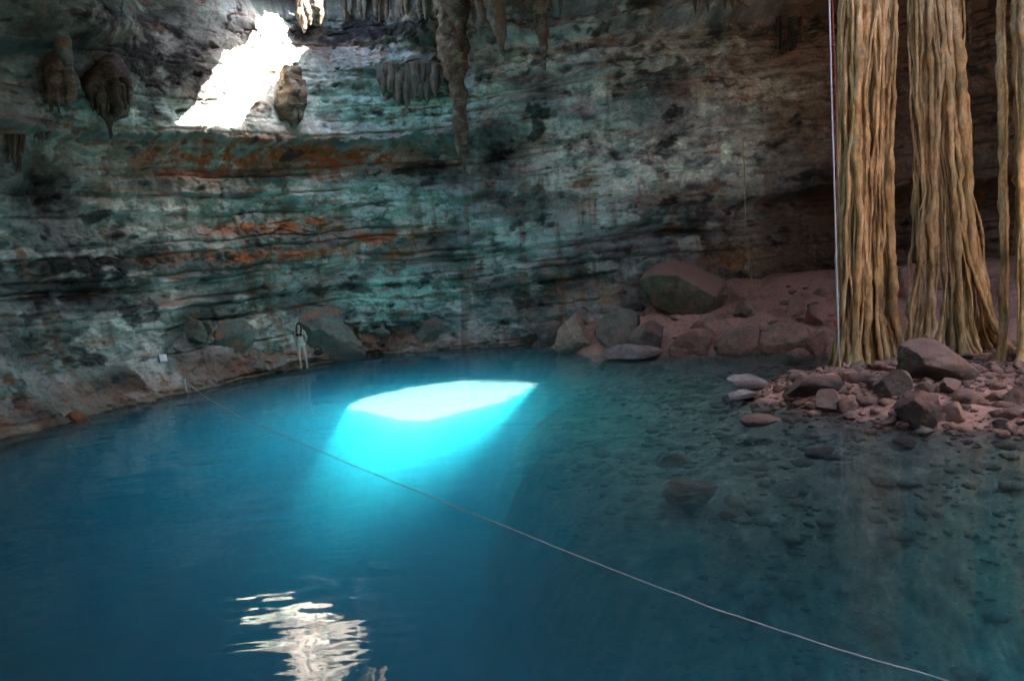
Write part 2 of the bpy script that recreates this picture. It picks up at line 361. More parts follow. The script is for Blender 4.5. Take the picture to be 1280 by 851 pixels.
# grey-beige stone, iron stains, algae also imitating water glow, black crusts also imitating shade
def wall_colour(S, Z, Ux):
    warp = 0.35 * pn(S * 0.11, Z * 0.15, 3.3, 5) + 0.12 * pn(S * 0.45, Z * 0.3, 1.7, 6)
    k = np.clip(np.searchsorted(bz, Z + warp) - 1, 0, len(bz) - 2)
    hb = _hash(k, k * 0, k * 0, 19) / 4294967295.0
    L = lambda *c: np.array(c)
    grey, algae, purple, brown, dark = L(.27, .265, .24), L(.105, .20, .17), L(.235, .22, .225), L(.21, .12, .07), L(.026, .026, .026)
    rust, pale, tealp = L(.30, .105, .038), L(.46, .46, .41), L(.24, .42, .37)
    def lay(c, col, w): return c + (col - c) * np.clip(w, 0, 1)[..., None]
    n1 = fbm(S * 0.35, Z * 0.8, 1.0, 5, 101, 0.6); n2 = fbm(S * 1.2, Z * 2.0, 2.0, 5, 113, 0.65); n3 = fbm(S * 0.25, Z * 0.25, 5.0, 4, 127)
    vs_ = fbm(S * 2.2, Z * 0.22, 9.0, 4, 131)                                    # drip streaks
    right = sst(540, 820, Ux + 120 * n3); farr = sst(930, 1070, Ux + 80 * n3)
    c = np.broadcast_to(grey, S.shape + (3,)).copy()
    c = lay(c, algae, (1 - right) * (0.52 + 0.9 * n1)); c = lay(c, purple, right * 0.8)  # algae green, also standing in for turquoise light off the water
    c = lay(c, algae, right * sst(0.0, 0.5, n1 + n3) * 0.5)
    c = c * np.clip(0.85 + 0.35 * (hb - 0.5) + 0.25 * n2 + 0.9 * fbm(S * 0.3, Z * 0.55, 21.0, 4, 181), .2, 2)[..., None]
    c = lay(c, pale, sst(0.22, 0.5, 1.1 * n1 + 0.12 * n2 + 0.15 * (hb - .5)) * 0.6 * (1 - 0.7 * farr))
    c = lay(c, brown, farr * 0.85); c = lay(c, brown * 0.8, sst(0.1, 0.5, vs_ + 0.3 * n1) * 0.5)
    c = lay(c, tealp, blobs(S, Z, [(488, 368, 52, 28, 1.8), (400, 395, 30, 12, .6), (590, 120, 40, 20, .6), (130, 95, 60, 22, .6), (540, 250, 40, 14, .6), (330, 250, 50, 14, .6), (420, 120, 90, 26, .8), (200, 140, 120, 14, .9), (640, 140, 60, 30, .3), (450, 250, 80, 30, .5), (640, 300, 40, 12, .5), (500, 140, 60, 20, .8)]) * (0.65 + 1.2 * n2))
    c = lay(c, pale, blobs(S, Z, [(735, 120, 30, 10, .9), (950, 110, 70, 26, 1.0), (780, 215, 90, 34, 1.0), (700, 180, 80, 24, .7), (900, 200, 70, 45, .8), (850, 60, 120, 30, .7), (700, 70, 80, 20, .5), (170, 395, 40, 8, .8), (215, 360, 20, 10, .8), (105, 270, 20, 14, .5), (300, 405, 30, 16, .6), (150, 270, 40, 20, .4), (70, 400, 25, 7, .6), (640, 335, 40, 10, .6)]) * (0.7 + 1.3 * n2))
    c = lay(c, L(.50, .455, .42), blobs(S, Z, [(310, 95, 72, 70, 1.0)]) * (Z > 8.3) * (0.75 + 0.8 * n2))  # pale stone painted where the sun lands, whitening the patch and its reflection
    # iron stain hugging certain beds
    rb = blobs(S, Z, [(340, 190, 140, 17, 1.5), (230, 215, 60, 20, .5), (470, 200, 60, 14, .7), (350, 282, 75, 8, 1.3), (480, 295, 55, 9, 1.3), (350, 320, 100, 7, 1.2), (240, 322, 70, 6, .7), (500, 318, 40, 8, .8), (400, 278, 20, 6, 1),
                      (430, 50, 60, 8, .6), (570, 60, 14, 60, .4), (990, 60, 40, 60, .5), (920, 330, 50, 12, .8), (700, 360, 90, 30, .35), (800, 250, 120, 10, .35), (880, 110, 60, 8, .4), (400, 435, 140, 8, .6)])
    c = lay(c, rust, 1.0 * rb * sst(-0.45, 0.25, n2 + 0.2 * vs_))
    c = lay(c, rust * 0.9, sst(0.30, 0.75, fbm(S * 0.6, Z * 3.0, 3.0, 5, 151, .6) + 0.1 * vs_) * 0.6 * (1 - 0.5 * farr))
    ochre = L(.34, .22, .11)
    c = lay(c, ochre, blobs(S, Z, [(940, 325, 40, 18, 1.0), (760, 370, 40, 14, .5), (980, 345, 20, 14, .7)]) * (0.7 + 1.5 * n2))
    # black crusts, plus shade painted under the overhang and in recesses
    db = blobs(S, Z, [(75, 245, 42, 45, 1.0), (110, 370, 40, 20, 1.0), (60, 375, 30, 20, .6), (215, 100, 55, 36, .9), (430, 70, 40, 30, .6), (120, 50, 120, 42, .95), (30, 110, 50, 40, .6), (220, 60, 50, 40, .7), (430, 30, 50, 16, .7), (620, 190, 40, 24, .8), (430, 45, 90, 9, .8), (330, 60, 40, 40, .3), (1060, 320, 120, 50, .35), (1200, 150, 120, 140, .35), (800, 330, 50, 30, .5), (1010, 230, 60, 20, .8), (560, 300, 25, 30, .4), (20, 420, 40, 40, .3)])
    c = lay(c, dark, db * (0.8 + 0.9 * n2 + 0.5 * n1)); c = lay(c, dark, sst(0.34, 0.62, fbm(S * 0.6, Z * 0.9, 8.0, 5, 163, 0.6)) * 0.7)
    c = lay(c, dark * 1.2, sst(0.42, 0.7, fbm(S * 1.6, Z * 5.0, 6.0, 4, 171)) * 0.6)
    lum = c.mean(-1); c = c * ((np.clip(lum, .01, 1) / .17) ** 0.45)[..., None]
    foot = (1 - sst(0.3, 1.0, Z + 0.5 * n1)); c = lay(c, L(.24, .13, .085), foot * 0.55 * (0.7 + n2))
    c = lay(c, L(.12, .12, .07), (1 - sst(0.05, 0.16, Z)) * 0.6)
    return c
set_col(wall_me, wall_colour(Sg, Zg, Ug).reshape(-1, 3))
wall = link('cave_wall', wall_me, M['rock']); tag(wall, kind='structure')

# ------------------------------------------------------------------ floor: pool bed, shallows, island, banks (one sheet)
def sd_poly(x, y, poly):
    """signed distance to a polygon, positive inside"""
    poly = np.asarray(poly); dmin = np.full(x.shape, 1e9); ins = np.zeros(x.shape, bool)
    for i in range(len(poly)):
        a, b = poly[i], poly[(i + 1) % len(poly)]; e = b - a
        t = np.clip(((x - a[0]) * e[0] + (y - a[1]) * e[1]) / (e @ e), 0, 1)
        dmin = np.minimum(dmin, np.hypot(x - a[0] - t * e[0], y - a[1] - t * e[1]))
        c = ((a[1] > y) != (b[1] > y)); ins ^= c & (x < (b[0] - a[0]) * (y - a[1]) / (b[1] - a[1] + 1e-12) + a[0])
    return np.where(ins, dmin, -dmin)
def A2(px, py, z=0): return tuple(atz(px, py, z)[:2])
ISLAND = [A2(945, 490), A2(975, 507), A2(1015, 517), A2(1080, 524), A2(1150, 532), A2(1230, 536), A2(1290, 542), (10.6, 12.0), (12, 9.5), (17, 7.5), (29, 7), (29, 24), (16, 24), (13, 23.2), (10.4, 22.6), (8.6, 21.8), A2(1040, 462), A2(1000, 474), A2(955, 480)]
BANK = [A2(655, 432), A2(700, 437), A2(740, 444), A2(800, 446), A2(860, 443), A2(930, 440), A2(1040, 441), (13, 25.2), (17, 23), (30, 20), (30, 40), (0, 40)]
SHELF = [A2(690, 438), A2(715, 470), A2(700, 510), A2(720, 560), A2(780, 620), A2(860, 680), A2(1000, 760), A2(1180, 840), (6, 6.2), (9, 3.5), (30, 2), (30, 40), (2.5, 40)]
NEAR = [(-40, -25), (40, -25), (40, 1), (12, 2.0), (5, 2.3), (-4, 2.3), (-10, 1.5), (-40, 1)]
def floor_z(x, y):
    x = np.asarray(x, float); y = np.asarray(y, float)
    n1 = fbm(x * 0.35, y * 0.35, 0.3, 3, 201); n2 = fbm(x * 1.6, y * 1.6, 0.7, 3, 211); n3 = fbm(x * 6, y * 6, 0.2, 3, 221)
    sh = sd_poly(x, y, SHELF) + 0.8 * n1
    z = np.where(sh > 0, -0.62 + 0.30 * sst(0, 6, sh), -0.62 + 0.5 * sh - 0.55 * sh * sh)
    z = z - 3.2 * (1 - sst(7.5, 14.5, y)); z = np.maximum(z, -13.5 + 0.8 * n1) + 0.07 * n2 * sst(-3, 0, sh) + 0.03 * n3
    isl = sd_poly(x, y, ISLAND) + 0.25 * n1 + 0.15 * n2
    zi = np.where(isl > 0, 0.5 * (1 - np.exp(-isl / 1.1)), isl * 0.22 - 0.10 * isl * isl) + 0.04 * n2 + 0.02 * n3
    zi = zi + 1.6 * sst(13.5, 20, x + 0.4 * (15 - y)) * sst(0, 3, isl)
    z = np.maximum(z, zi)
    bk = sd_poly(x, y, BANK) + 0.3 * n1 + 0.15 * n2
    zb = np.where(bk > 0, 0.42 * (1 - np.exp(-bk / 0.35)) + 0.24 * np.maximum(bk - 0.5, 0), bk * 0.35 - 0.4 * bk * bk) + 0.08 * n2 * sst(0, 1, bk) + 0.02 * n3
    zb = np.minimum(zb, 2.0 + 0.2 * n1 + 0.1 * n2)
    z = np.maximum(z, zb)
    nr = sd_poly(x, y, NEAR) + 0.2 * n1
    z = np.maximum(z, np.where(nr > 0, 2.4 + 0.05 * n2, 2.4 + nr * 4))
    return z
xs = np.concatenate([np.arange(-37, -16, 0.6), np.arange(-16, 3, 0.16), np.arange(3, 18, 0.06), np.arange(18, 38, 0.5)])
ys = np.concatenate([np.arange(-21, 5, 0.5), np.arange(5, 11, 0.15), np.arange(11, 33, 0.065), np.arange(33, 42, 0.5)])
Xf, Yf = np.meshgrid(xs, ys, indexing='ij'); Zf = floor_z(Xf, Yf)
fl_me = grid_mesh('cave_floor', np.stack([Xf, Yf, Zf], -1))
def floor_colour(X, Y, Z):
    def lay(c, col, w): return c + (np.array(col) - c) * np.clip(w, 0, 1)[..., None]
    n1 = fbm(X * 0.5, Y * 0.5, 1.0, 5, 301, 0.6); n2 = fbm(X * 2.5, Y * 2.5, 2.0, 4, 311, 0.6); n3 = fbm(X * 7, Y * 5, 3.0, 3, 317, 0.7)
    c = np.broadcast_to(np.array([.21, .20, .165]), X.shape + (3,)).copy()
    c = lay(c, (.09, .09, .08), sst(-0.05, 0.4, n2 + 0.5 * n1) * 0.8); c = lay(c, (.40, .36, .30), sst(0.25, 0.5, n3 - 0.3 * n2) * 0.7)
    c = lay(c, (.05, .055, .05), sst(0.3, 0.55, n3 + 0.4 * n2) * 0.8)
    e = lay(np.broadcast_to(np.array([.48, .26, .205]), X.shape + (3,)).copy(), (.26, .13, .105), sst(-0.1, 0.4, n1 + 0.4 * n2) * 0.8)
    e = lay(e, (.46, .30, .25), sst(0.1, 0.4, n2) * 0.6); e = lay(e, (.15, .12, .11), sst(0.35, 0.6, n3) * 0.6)
    e = lay(e, (.46, .42, .36), (1 - sst(1.5, 4.5, Y)) * (0.8 + 0.3 * n2)); e = lay(e, (.46, .31, .20), sst(12.5, 14.5, X) * (1 - sst(18, 20, Y)) * (0.8 + 0.3 * n2))  # unseen near and right banks toned to bounce neutral and warm fill
    dry = sst(-0.12, 0.10, Z + 0.05 * n2)
    return c * (1 - dry)[..., None] + e * dry[..., None]
set_col(fl_me, floor_colour(Xf, Yf, Zf).reshape(-1, 3))
tag(link('cave_floor', fl_me, M['ground']), kind='structure')

# ------------------------------------------------------------------ roof: openings for the sun patches, plus two unseen ones added for fill
def roof_z(x, y):
    r2 = (x / 26) ** 2 + ((y - 12) / 24) ** 2
    return 14.0 + 2.2 * np.clip(1 - r2, -1, 1) + 0.35 * fbm(x * 0.3, y * 0.3, 0.0, 3, 401)
def to_roof(p):
    p = np.asarray(p, float); t = 0
    for _ in range(8):
        q = p - SUN * t; t = t + (roof_z(q[0], q[1]) - q[2]) / -SUN[2]
    return (p - SUN * t)[:2]
def low(x): return surf(x, 158) - (0, 0, 0.35)
HOLE_WALL = [to_roof(q) for q in [surf(*p) for p in ((214, 160), (255, 108), (282, 62), (312, 52), (326, 26), (346, 6), (376, 8), (392, 66), (362, 98), (334, 128), (312, 150))] + [low(296), low(262), low(238), low(218)]]
HOLE_POOL = [to_roof(atz(x, y, 0)) for x, y in ((432, 510), (455, 496), (510, 484), (580, 475), (640, 473), (684, 479), (668, 490), (640, 502), (590, 515), (545, 527), (505, 526), (470, 517))]
FILL_HOLE_BANK = [to_roof((14.2 + 3.9 * math.cos(t) * (1 + .15 * math.sin(3 * t)), 11.7 + 3.1 * math.sin(t), 0.6)) for t in np.linspace(0, 2 * math.pi, 16, endpoint=False)]  # unseen opening added; its sunlit bank bounces warm light onto the roots
FILL_HOLE_REAR = [to_roof((-1.0 + 6.2 * math.cos(t) * (1 + .08 * math.sin(3 * t)), -4.0 + 2.6 * math.sin(t), 2.4)) for t in np.linspace(0, 2 * math.pi, 24, endpoint=False)]   # unseen opening added behind the camera for frontal fill
def axis(lo, hi, k):
    cuts = sorted((np.array(h)[:, k].min() - .3, np.array(h)[:, k].max() + .3, st) for h, st in ((HOLE_WALL, .07), (HOLE_POOL, .09))); out = []; a = lo
    for b0, b1, st in cuts:
        b0 = max(b0, a); out += [np.arange(a, b0, .3), np.arange(b0, b1, st)]; a = max(b1, a)
    v_ = np.unique(np.concatenate(out + [np.arange(a, hi, .3)])); return v_[np.concatenate([[True], np.diff(v_) > .02])]
xr, yr = axis(-36, 36.1, 0), axis(-20, 40.1, 1)
Xr, Yr = np.meshgrid(xr, yr, indexing='ij'); Zr = roof_z(Xr, Yr)
Xc, Yc = ((a[:-1, :-1] + a[1:, 1:]) / 2 for a in (Xr, Yr))
jit = 0.12 * fbm(Xc * 1.5, Yc * 1.5, 0, 3, 411)
inside = np.max([sd_poly(Xc, Yc, h) for h in (HOLE_WALL, HOLE_POOL, FILL_HOLE_BANK, FILL_HOLE_REAR)], axis=0) + jit
roof_me = grid_mesh('cave_roof', np.stack([Xr, Yr, Zr], -1), keep=inside < 0)
bm = bmesh.new(); bm.from_mesh(roof_me)
be = [e for e in bm.edges if e.is_boundary and abs(e.verts[0].co.x) < 35 and -19 < e.verts[0].co.y < 39]
ex = bmesh.ops.extrude_edge_only(bm, edges=be)
for v in ex['geom']:
    if isinstance(v, bmesh.types.BMVert): v.co.z += 0.35
bm.to_mesh(roof_me); bm.free()
rc = np.broadcast_to(np.array([.2, .19, .17]), (len(roof_me.vertices), 3)); set_col(roof_me, rc)
tag(link('cave_roof', roof_me, M['rock']), kind='structure')

# ------------------------------------------------------------------ water
def water_material():
    mt = bpy.data.materials.new('clear_blue_water'); mt.use_nodes = True; nt = mt.node_tree; nt.nodes.clear()
    out = nt.nodes.new('ShaderNodeOutputMaterial'); v = geo(nt)
    a = noise(nt, v, 1.15, 2, 0.45, (0.6, 1.2, 1)); b_ = noise(nt, v, 0.45, 2, 0.5, (0.7, 1.2, 1)); c_ = noise(nt, v, 6, 2, 0.5, (0.6, 1.2, 1))
    add = N(nt, 'ShaderNodeMath', operation='MULTIPLY_ADD'); nt.links.new(b_, add.inputs[0]); add.inputs[1].default_value = 1.6; nt.links.new(a, add.inputs[2])
    add2 = N(nt, 'ShaderNodeMath', operation='MULTIPLY_ADD'); nt.links.new(c_, add2.inputs[0]); add2.inputs[1].default_value = 0.035; nt.links.new(add.outputs[0], add2.inputs[2])
    bp = N(nt, 'ShaderNodeBump', Strength=1.0, Distance=0.020); nt.links.new(add2.outputs[0], bp.inputs['Height'])
    fr = N(nt, 'ShaderNodeFresnel', IOR=1.33); nt.links.new(bp.outputs[0], fr.inputs['Normal'])
    gl = N(nt, 'ShaderNodeBsdfGlossy', Roughness=0.02); nt.links.new(bp.outputs[0], gl.inputs['Normal'])
    tr = N(nt, 'ShaderNodeBsdfTransparent'); df = N(nt, 'ShaderNodeBsdfDiffuse'); df.inputs['Color'].default_value = (0.7, 0.75, 0.75, 1)
    m1 = N(nt, 'ShaderNodeMixShader', Fac=0.018); nt.links.new(tr.outputs[0], m1.inputs[1]); nt.links.new(df.outputs[0], m1.inputs[2])   # faint milky film, added so the sun patch shows crisp and white
    m2 = nt.nodes.new('ShaderNodeMixShader'); nt.links.new(fr.outputs[0], m2.inputs[0]); nt.links.new(m1.outputs[0], m2.inputs[1]); nt.links.new(gl.outputs[0], m2.inputs[2])
    nt.links.new(m2.outputs[0], out.inputs['Surface'])
    sx = N(nt, 'ShaderNodeSeparateXYZ'); nt.links.new(v, sx.inputs[0])
    mr = N(nt, 'ShaderNodeMapRange'); mr.interpolation_type = 'SMOOTHSTEP'; nt.links.new(sx.outputs[0], mr.inputs[0])
    for k_, q in zip((1, 2, 3, 4), (-1.5, 4.5, 1.0, 0.26)): mr.inputs[k_].default_value = q        # silt hangs in the deep part, the shallows are clear
    def scaled(node, dens):
        mm = N(nt, 'ShaderNodeMath', operation='MULTIPLY'); nt.links.new(mr.outputs[0], mm.inputs[0]); mm.inputs[1].default_value = dens; nt.links.new(mm.outputs[0], node.inputs['Density'])
    vsn = N(nt, 'ShaderNodeVolumeScatter', Anisotropy=0.0); vsn.inputs['Color'].default_value = (0.12, 0.86, 1.0, 1); scaled(vsn, 0.21)
    va = N(nt, 'ShaderNodeVolumeAbsorption'); va.inputs['Color'].default_value = (0.0, 0.915, 0.945, 1); scaled(va, 1.3)
    ad = nt.nodes.new('ShaderNodeAddShader'); nt.links.new(vsn.outputs[0], ad.inputs[0]); nt.links.new(va.outputs[0], ad.inputs[1])
    nt.links.new(ad.outputs[0], out.inputs['Volume'])
    mt.cycles.volume_interpolation = 'LINEAR'
    return mt
M['water'] = water_material()
bm = bmesh.new(); bmesh.ops.create_cube(bm, size=1)
for v in bm.verts:
    v.co = ((-36.5 if v.co.x < 0 else 36.5), (-20.5 if v.co.y < 0 else 41.5), (-14.9 if v.co.z < 0 else 0.0))
wme = bpy.data.meshes.new('pool_water'); bm.to_mesh(wme); bm.free()
tag(link('pool_water', wme, M['water'], smooth=False), kind='structure')
#OBJECTS#
# ------------------------------------------------------------------ more materials
def root_material():
    mt, nt, b = new_mat('tan_root_bark'); v = geo(nt)
    c = ramp(nt, noise(nt, v, 3.2, 6, 0.7, (1, 1, 0.4)), [(0.32, (0.08, 0.042, 0.018)), (0.43, (0.34, 0.21, 0.085)), (0.54, (0.58, 0.39, 0.185)), (0.70, (0.74, 0.57, 0.36))])
    c = mix(nt, c, (0.34, 0.29, 0.12), mix(nt, (0, 0, 0), (.5, .5, .5), ramp(nt, noise(nt, v, 0.8, 4, 0.6), [(0.5, (0, 0, 0)), (0.65, (1, 1, 1))])))
    g = ramp(nt, noise(nt, v, 30, 5, 0.7, (1, 1, 0.3)), [(0.3, (0.5, 0.5, 0.5)), (0.6, (1.15, 1.15, 1.15))])
    nt.links.new(mix(nt, c, g, 0.8, 'MULTIPLY'), b.inputs['Base Color'])
    b.inputs['Roughness'].default_value = 0.42; b.inputs['Specular IOR Level'].default_value = 0.55
    bump(nt, b, noise(nt, v, 14, 7, 0.7, (1, 1, 0.4)), 1.0, 0.06)
    return mt
def plain(name, col, rough=0.7, var=0.25, scale=20):
    mt, nt, b = new_mat(name); v = coords(nt)
    d = tuple(c * (1 - var) for c in col)
    nt.links.new(mix(nt, d, col, noise(nt, v, scale, 5, 0.6)), b.inputs['Base Color']); b.inputs['Roughness'].default_value = rough
    bump(nt, b, noise(nt, v, scale * 3, 4, 0.6), 0.3, 0.01)
    return mt
M['root'] = root_material()
M['skin'] = plain('skin', (0.52, 0.36, 0.29), 0.5, 0.1, 6)
M['hair'] = plain('dark_hair', (0.018, 0.013, 0.012), 0.45, 0.4, 40)
M['black_cloth'] = plain('black_cloth', (0.015, 0.015, 0.017), 0.8)
M['pale_cloth'] = plain('pale_green_cloth', (0.42, 0.55, 0.52), 0.8)
M['lips'] = plain('lips', (0.40, 0.16, 0.14), 0.5)
M['white_rope'] = plain('weathered_white_rope', (0.62, 0.60, 0.56), 0.8, 0.35, 60)
M['blue_cord'] = plain('pale_blue_cord', (0.52, 0.52, 0.66), 0.6, 0.2, 40)
M['red_cord'] = plain('red_cord', (0.35, 0.07, 0.06), 0.7, 0.3, 40)
M['red_cloth'] = plain('red_cloth', (0.42, 0.04, 0.04), 0.7, 0.3, 30)
M['white_sheet'] = plain('white_sheet', (0.72, 0.72, 0.78), 0.6, 0.08, 8)
M['blue_edge'] = plain('dark_blue_edge', (0.05, 0.05, 0.25), 0.6, 0.1, 8)
M['rust_stone'] = rock_material('rust_stone', False, (0.36, 0.15, 0.06), (0.20, 0.09, 0.045), (0.12, 0.11, 0.08), scale=2.0)
M['flat_slab'] = rock_material('pale_grey_slab', False, (0.30, 0.27, 0.27), (0.18, 0.155, 0.155), (0.22, 0.15, 0.13), scale=1.6)

# ------------------------------------------------------------------ boulders and stones
def hit_floor(px, py):
    """where the line of sight through a pixel meets the floor or the water"""
    for Y in np.arange(9, 33, 0.05):
        p = at(px, py, Y); fz = float(floor_z(p[0], p[1]))
        if p[2] <= max(fz, 0.0): return p
    return at(px, py, 31)
def hit_bed(px, py):
    for Y in np.arange(7, 33, 0.05):
        p = at(px, py, Y)
        if p[2] <= float(floor_z(p[0], p[1])): return p
    return at(px, py, 31)
def boulder(name, box, label, mat, seed, cat='boulder', group=None, on_wall=False, tilt=(0, 0, 0), cuts=14, rough=0.07, deep=0.8, sink=0.18, sub=5, depth=(0.42, 0.75), under=False):
    x0, y0, x1, y1 = box; xc = (x0 + x1) / 2
    if on_wall:
        p = surf(xc, y1); p[1] += 0.05
    else:
        p = hit_bed(xc, y1) if under else hit_floor(xc, y1)
    w = (x1 - x0) / FPX * p[1] * 1.03; h = (y1 - y0) / FPX * p[1] * 1.0
    V, T = rock_shape(seed, (w, w * deep, h * (1 + sink)), sub, cuts, rough, depth)
    R = Matrix.Rotation(rad(tilt[2]), 3, 'Z') @ Matrix.Rotation(rad(tilt[1]), 3, 'Y') @ Matrix.Rotation(rad(tilt[0]), 3, 'X')
    V = V @ np.array(R).T
    V[:, 2] -= V[:, 2].min()
    o = link(name, raw_mesh(name, V, T), M[mat], loc=(p[0], p[1] + w * deep * 0.35, p[2] - h * sink)); o.data.set_sharp_from_angle(angle=rad(28))
    return tag(o, label, cat, group)

def hull_boulder(pts, px, py, label, mat, seed, rough=0.05):
    """a block given by its corners: (photograph x, y, metres further back) around its foot"""
    p0 = hit_floor(px, py); P = np.array([at(a, b, p0[1] + d_) for a, b, d_ in pts]); c0 = np.array([p0[0], p0[1], p0[2]])
    bm = bmesh.new(); vv = [bm.verts.new(q - c0) for q in P]; bmesh.ops.convex_hull(bm, input=vv); bmesh.ops.delete(bm, geom=[v_ for v_ in bm.verts if not v_.link_faces], context='VERTS')
    bmesh.ops.bevel(bm, geom=list(bm.edges), offset=0.03, segments=1, affect='EDGES')
    bmesh.ops.triangulate(bm, faces=bm.faces[:])
    for _ in range(5):
        lg = [e_ for e_ in bm.edges if e_.calc_length() > 0.13]
        if not lg: break
        bmesh.ops.subdivide_edges(bm, edges=lg, cuts=1); bmesh.ops.triangulate(bm, faces=bm.faces[:])
    V = np.array([v_.co[:] for v_ in bm.verts]); nn = np.array([v_.normal[:] for v_ in bm.verts])
    nn = np.where(np.isfinite(nn), nn, 0)
    V = V + nn * (rough * 1.8 * fbm(V[:, 0] * 1.1, V[:, 1] * 1.1, V[:, 2] * 1.1, 3, seed) + rough * 0.8 * fbm(V[:, 0] * 5, V[:, 1] * 5, V[:, 2] * 5, 3, seed + 3))[:, None]
    for v_, q in zip(bm.verts, V): v_.co = q
    me = bpy.data.meshes.new('boulder'); bm.to_mesh(me); bm.free()
    o = link('boulder', me, M[mat], loc=c0); me.set_sharp_from_angle(angle=rad(28)); return tag(o, label, 'boulder')
hull_boulder([(799, 352, .2), (812, 344, -.1), (846, 343, -.5), (893, 371, -.6), (880, 393, -.3), (845, 394, 0), (816, 384, .1), (804, 368, .3), (908, 352, .8), (911, 368, .5), (903, 384, .3), (872, 334, 1.3), (842, 323, 1.6), (822, 327, 1.2), (808, 338, .9),
              (815, 340, 2.6), (880, 345, 2.8), (905, 375, 2.6), (820, 380, 2.4)], 850, 394, 'largest boulder, red-dusted top and greenish cut face, perched on the red bank', 'boulder_dusty', 4)
boulder('boulder', (698, 392, 748, 440), 'angular reddish boulder at the water with a pale slanting face', 'boulder_red', 15, tilt=(0, 25, 0), cuts=12)
boulder('boulder', (748, 386, 806, 440), 'broad grey boulder wedged between the reddish and the cracked boulder on the bank', 'boulder_grey', 8, cuts=10)
boulder('boulder', (790, 404, 838, 442), 'cracked grey boulder with a dark gap below it on the red bank', 'boulder_grey', 23, cuts=12, tilt=(0, -18, 0))
boulder('flat_rock', (757, 432, 832, 450), 'low pinkish flat rock at the waterline of the red bank', 'flat_slab', 31, cat='rock', cuts=6)
for k, (bx_, lb) in enumerate((((838, 410, 896, 442), 'pink rounded rock at the water right under the largest boulder'), ((896, 404, 962, 441), 'broad pink rock at the back of the inlet with a low flat top'),
                               ((954, 402, 1016, 440), 'pink lumpy rock at the back of the inlet next to the broad flat-topped one'), ((1006, 412, 1042, 440), 'small pink rock where the inlet meets the hanging cords'),
                               ((868, 396, 918, 418), 'pink slab on the bank behind the rounded rock'))):
    boulder('boulder', bx_, lb, 'boulder_red', 44 + 7 * k, cuts=11, rough=0.13, deep=0.8, depth=(.5, .85), sink=0.7)
boulder('rock', (919, 378, 942, 398), 'small pale angular rock beside the largest boulder', 'boulder_grey', 61, cat='rock', sub=4)
boulder('rock', (985, 372, 1012, 396), 'small brown rock on the red bank under the dark hollow', 'boulder_red', 64, cat='rock', sub=4)
boulder('rock', (1010, 380, 1036, 408), 'brown rock beside the hanging cords on the red bank', 'boulder_red', 66, cat='rock', sub=4)
boulder('boulder', (1120, 330, 1150, 370), 'dim brown boulder seen between the two wide root columns', 'boulder_red', 68)
boulder('rock', (672, 402, 706, 434), 'dark rounded rock at the foot of the grey wall', 'boulder_grey', 71, cat='rock')
boulder('boulder', (330, 382, 444, 446), 'large rounded algae-tinted boulder behind the standing person', 'boulder_teal', 81, on_wall=True, cuts=13, rough=.10, deep=0.5, depth=(.5, .8), sink=.4)
boulder('boulder', (446, 402, 494, 424), 'low oval boulder at the foot of the pale teal face', 'boulder_teal', 83, on_wall=True, cuts=12, deep=0.7, depth=(.5, .85), sink=.4)
boulder('boulder', (512, 396, 560, 430), 'rounded grey-green boulder right of the low oval boulder', 'boulder_teal', 86, on_wall=True, cuts=12, deep=0.7, depth=(.5, .85), sink=.4)
boulder('boulder', (262, 398, 312, 436), 'grey boulder split by a dark cleft above the rope anchor', 'boulder_teal', 88, on_wall=True, cuts=9, deep=0.5)
boulder('boulder', (215, 395, 258, 428), 'pale grey boulder leaning on the wall over the white sheet', 'boulder_teal', 90, on_wall=True, cuts=9, deep=0.5)
boulder('stone_block', (4, 515, 38, 538), 'rust orange stone block at the waterline under the left wall', 'rust_stone', 93, cat='stone', on_wall=True, cuts=6, sub=4)
# on the island
boulder('boulder', (1134, 428, 1234, 480), 'biggest grey boulder on the island in front of the roots', 'boulder_grey', 101, cuts=12, tilt=(0, 8, 0), deep=.7)
boulder('rock', (990, 468, 1062, 500), 'long dark rock lying low at the tip of the island', 'boulder_dark', 105, cat='rock', cuts=6, deep=.6)
boulder('rock', (1100, 460, 1142, 498), 'grey three-cornered rock left of the biggest island boulder', 'boulder_grey', 108, cat='rock', cuts=11)
boulder('rock', (1022, 484, 1064, 518), 'tilted grey rock in front of the long dark rock', 'boulder_grey', 112, cat='rock', cuts=12, tilt=(0, -20, 20))
boulder('rock', (1128, 488, 1184, 535), 'dark wedge-shaped rock standing at the edge of the water', 'boulder_dark', 116, cat='rock', cuts=13, tilt=(0, -14, 0))
boulder('flat_rock', (914, 472, 966, 488), 'flat pale slab just awash off the tip of the island', 'flat_slab', 120, cat='rock', cuts=5, sub=4)
boulder('flat_rock', (908, 488, 950, 503), 'second pale slab, lower in the water beside the awash slab', 'flat_slab', 122, cat='rock', cuts=5, sub=4)
boulder('flat_rock', (930, 520, 980, 534), 'dark flat stone half under water before the island', 'boulder_dark', 124, cat='rock', cuts=5, sub=4)
boulder('rock', (1180, 474, 1212, 494), 'grey rubble rock at the foot of the biggest island boulder', 'boulder_grey', 126, cat='rock', sub=4)
boulder('rock', (1258, 480, 1290, 506), 'dark rock under the narrow root column', 'boulder_dark', 128, cat='rock', sub=4)
boulder('submerged_boulder', (832, 600, 902, 644), 'dark boulder under the shallow water', 'boulder_dark', 131, cuts=7, under=True)
for k, (bx_, lb) in enumerate((((896, 636, 926, 652), 'small dark stone under water next to the submerged boulder'), ((826, 568, 862, 584), 'flat dark stone under water beyond the submerged boulder'),
                               ((1010, 560, 1050, 574), 'flat dark stone under water before the tilted grey rock'), ((1120, 548, 1160, 560), 'thin dark stone under water before the wedge-shaped rock'))):
    boulder('submerged_stone', bx_, lb, 'boulder_dark', 140 + k, cat='stone', cuts=6, under=True, sub=4)

